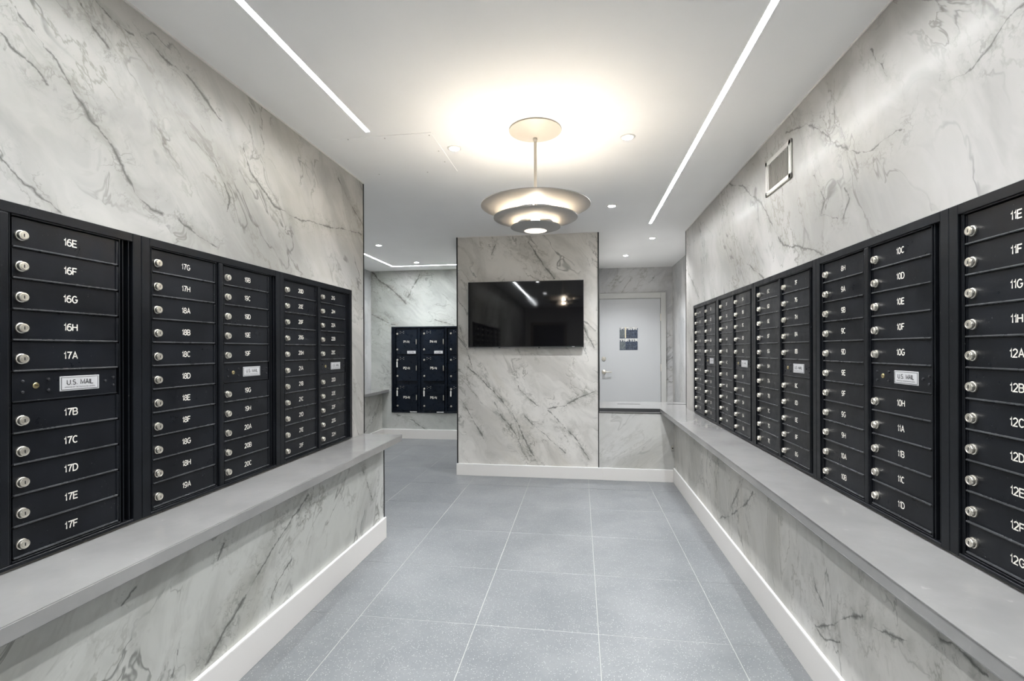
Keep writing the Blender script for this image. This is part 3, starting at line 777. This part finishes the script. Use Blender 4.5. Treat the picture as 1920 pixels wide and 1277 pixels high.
# ------------------------------------------------------------------ pendant lamp
LX, LY = -.245, 2.69
pd = thing('pendant_lamp', 'pendant lamp with three stacked grey dishes glowing warm', 'lamp', (LX, LY, 0))
obj('canopy', B().lathe([(.0005, ZC - .001), (.146, ZC - .001), (.147, ZC - .008), (.12, ZC - .018), (.07, ZC - .032), (.03, ZC - .042), (.014, ZC - .047), (.0005, ZC - .048)], 64).mesh('canopy', M['canopy'], True), pd)
obj('collar', B().lathe([(.011, ZC - .047), (.013, ZC - .053), (.013, ZC - .062), (.010, ZC - .067)], 24).mesh('collar', M['canopy'], True), pd)
obj('rod', B().lathe([(.0088, 2.165), (.0088, ZC - .045)], 24).mesh('rod', M['canopy'], True), pd)
def dish(prof, th=.0035):
    up = [(r, z + th) for r, z in prof]
    return B().lathe(prof + up[::-1], 96, close=True)
def curve(r0, z0, r1, z1, n=14, p=2.0):      # shallow bowl: flat inside, turning up to the rim
    return [(r0 + (r1 - r0) * t, z0 + (z1 - z0) * t ** p) for t in (k / n for k in range(n + 1))]
obj('upper_dish', dish(curve(.128, 2.166, .308, 2.190, p=1.9)).mesh('upper_dish', M['lamp'], True), pd, label='widest grey dish, lit warm from inside')
obj('middle_dish', dish(curve(.098, 2.100, .237, 2.122, p=1.7)).mesh('middle_dish', M['lamp'], True), pd, label='middle grey dish, lit warm from inside')
obj('lower_dish', dish(curve(.064, 2.050, .141, 2.070, p=1.4)).mesh('lower_dish', M['lamp'], True), pd, label='smallest grey dish around the glowing opening')
for k in range(3):
    a = 2 * PI * k / 3 + .5
    x, y = .104 * math.cos(a), .104 * math.sin(a)
    x2, y2 = .132 * math.cos(a), .132 * math.sin(a)
    obj('strut', B().lathe([(.0025, 2.058), (.0025, 2.100)], 8, c=(x, y, 0)).mesh('strut', M['lamp'], True), pd)
    obj('strut', B().lathe([(.0025, 2.105), (.0025, 2.162)], 8, c=(x2, y2, 0)).mesh('strut', M['lamp'], True), pd)
    obj('spoke', B().box(0, .134, -.002, .002, 2.172, 2.176).mesh('spoke', M['lamp']), pd, rot=(0, 0, a))
    obj('strut', B().lathe([(.0025, 2.166), (.0025, 2.176)], 8, c=(x2, y2, 0)).mesh('strut', M['lamp'], True), pd)
obj('socket', B().lathe([(.016, 2.155), (.018, 2.16), (.018, 2.182), (.0005, 2.184)], 20).mesh('socket', M['canopy'], True), pd)
obj('bulb', B().lathe([(.0005, 2.118), (.025, 2.119), (.025, 2.125), (.020, 2.144), (.015, 2.156)], 20).mesh('bulb', M['bulb'], True), pd, label='warm glowing bulb')
obj('bulb_cap', B().lathe([(.0005, 2.064), (.014, 2.066), (.022, 2.074), (.025, 2.088), (.025, 2.117), (.0005, 2.1175)], 20).mesh('bulb_cap', M['bulb_low'], True), pd, label='frosted lower half of the bulb')
obj('diffuser', B().lathe([(.0005, 2.051), (.0645, 2.051), (.0645, 2.053), (.0005, 2.053)], 48).mesh('diffuser', M['glow'], True), pd, label='glowing cream diffuser disc')

# ------------------------------------------------------------------ ceiling lights
def strip(label, segs):
    t = thing('strip_light', label, 'light', (0, 0, ZC), 0, 'linear strip lights in the ceiling')
    e = B()
    for x0, x1, y0, y1 in segs: e.box(x0 + .0006, x1 - .0006, y0 + .0006, y1 - .0006, SD - .0025, SD - .0004)
    obj('diffuser', e.mesh('diffuser', M['strip']), t, label='glowing white diffuser')
strip('white linear ceiling light parallel to the left wall, ending above the left mailboxes', slots[:1])
strip('longest white linear ceiling light, parallel to the right wall', slots[1:2])
strip('far white linear ceiling light turning a corner over the parcel lockers', slots[2:])

spots = [(-.76, 2.862, 'recessed ceiling downlight left of the pendant lamp, beside the access panel'),
         (.282, 2.862, 'recessed ceiling downlight right of the pendant lamp'),
         (.279, 4.213, 'recessed ceiling downlight in front of the television column, right of the pendant shade'),
         (.805, 5.492, 'recessed ceiling downlight nearest the end of the right marble wall'),
         (.605, 6.467, 'recessed ceiling downlight directly above the grey door'),
         (-2.354, 5.378, 'recessed ceiling downlight near the left wall end, left of the column'),
         (-2.286, 6.508, 'recessed ceiling downlight next to the far strip light over the parcel lockers'),
         (.282, 1.45, 'recessed ceiling downlight over the entry, right of its middle'),  # from here on, unseen downlights added to fill floor and lower walls
         (-.76, 1.45, 'recessed ceiling downlight over the entry, left of its middle'),
         (.282, -.4, 'recessed ceiling downlight behind the camera, right of the middle'),
         (-.76, -.4, 'recessed ceiling downlight behind the camera, left of the middle')]
ring = B().lathe([(.030, -.001), (.032, -.0045), (.043, -.003), (.045, 0)], 32).mesh('trim_ring', M['white'], True)
lens = B().lathe([(.0005, -.0035), (.024, -.0035), (.030, -.0015), (.0005, -.0012)], 28).mesh('lens', M['lens'], True)
for x, y, lb in spots:
    t = thing('downlight', lb, 'light', (x, y, ZC), 0, 'recessed round ceiling downlights')
    obj('trim_ring', ring, t); obj('lens', lens, t, label='bright white lens')
    ld = bpy.data.lights.new('downlight_beam', 'SPOT'); ld.energy = CAN_W * (.65 if x < -2 else 1); ld.spot_size = math.radians(125); ld.spot_blend = .7
    ld.shadow_soft_size = .025; ld.color = (.95, .97, 1)
    lo = bpy.data.objects.new('downlight_beam', ld); C.objects.link(lo); lo.parent = t; lo.location = (0, 0, -.008)

# ceiling access panel
ap = thing('access_panel', 'square flush white access panel in the ceiling near the left strip light', 'hatch', (-1.146, 2.932, ZC))
obj('panel', B().box(-.31, .31, -.30, .30, -.0022, 0, .0006).mesh('panel', M['ceil']), ap)
for x, y in ((-.2, -.285), (.02, -.27), (.29, -.27), (.28, -.05), (.27, .12), (.1, .28), (-.25, .27)):
    obj('screw', B().lathe([(.0045, 0), (.004, -.001), (.0004, -.0012)], 8, c=(x, y, -.0022)).mesh('screw', simple('dull_screw', (.35, .34, .32), .5) if x == -.2 else bpy.data.materials['dull_screw']), ap)

# wall vent
vt = thing('wall_vent', 'cream metal air vent high on the right marble wall', 'vent', (XR, 3.029, 2.279), -PI / 2)
VW, VH = .348, .205
b = B()
bw = .028
b.box(0, VW, -.010, 0, 0, bw, .003).box(0, VW, -.010, 0, VH - bw, VH, .003).box(0, bw, -.010, 0, 0, VH, .003).box(VW - bw * 1.1, VW, -.010, 0, 0, VH, .003)
obj('vent_frame', b.mesh('vent_frame', M['vent']), vt)
obj('backing', B().box(bw, VW - bw, -.002, 0, bw, VH - bw).mesh('backing', M['ventback']), vt)
slat = B().box(-.0010, .0010, -.0035, .0035, 0, VH - 2 * bw).mesh('slat', M['slat'])
for k in range(15):
    s = obj('slat', slat, vt, (bw + .028 + k * .0175, -.0055, bw), (0, 0, .35))
obj('slat_side', B().box(bw, bw + .014, -.006, -.002, bw, VH - bw).mesh('slat_side', M['vent']), vt)

# door behind the camera, seen only in the television's reflection
d2 = thing('door_2', 'x', 'x', (-.9, YN, 0)); del d2['category']; del d2['label']; d2['kind'] = 'structure'; d2['label'] = 'dark door in the beige wall behind the camera'
obj('door_leaf', B().box(-.45, .45, 0, .03, 0, 2.1, .003).mesh('door_leaf', simple('dark_door', (.05, .045, .04), .5)), d2)
obj('door_frame', B().box(-.53, -.45, 0, .045, 0, 2.18, .003).box(.45, .53, 0, .045, 0, 2.18, .003).box(-.45, .45, 0, .045, 2.1, 2.18, .003).mesh('door_frame', simple('tan_frame', (.3, .25, .19), .5)), d2)
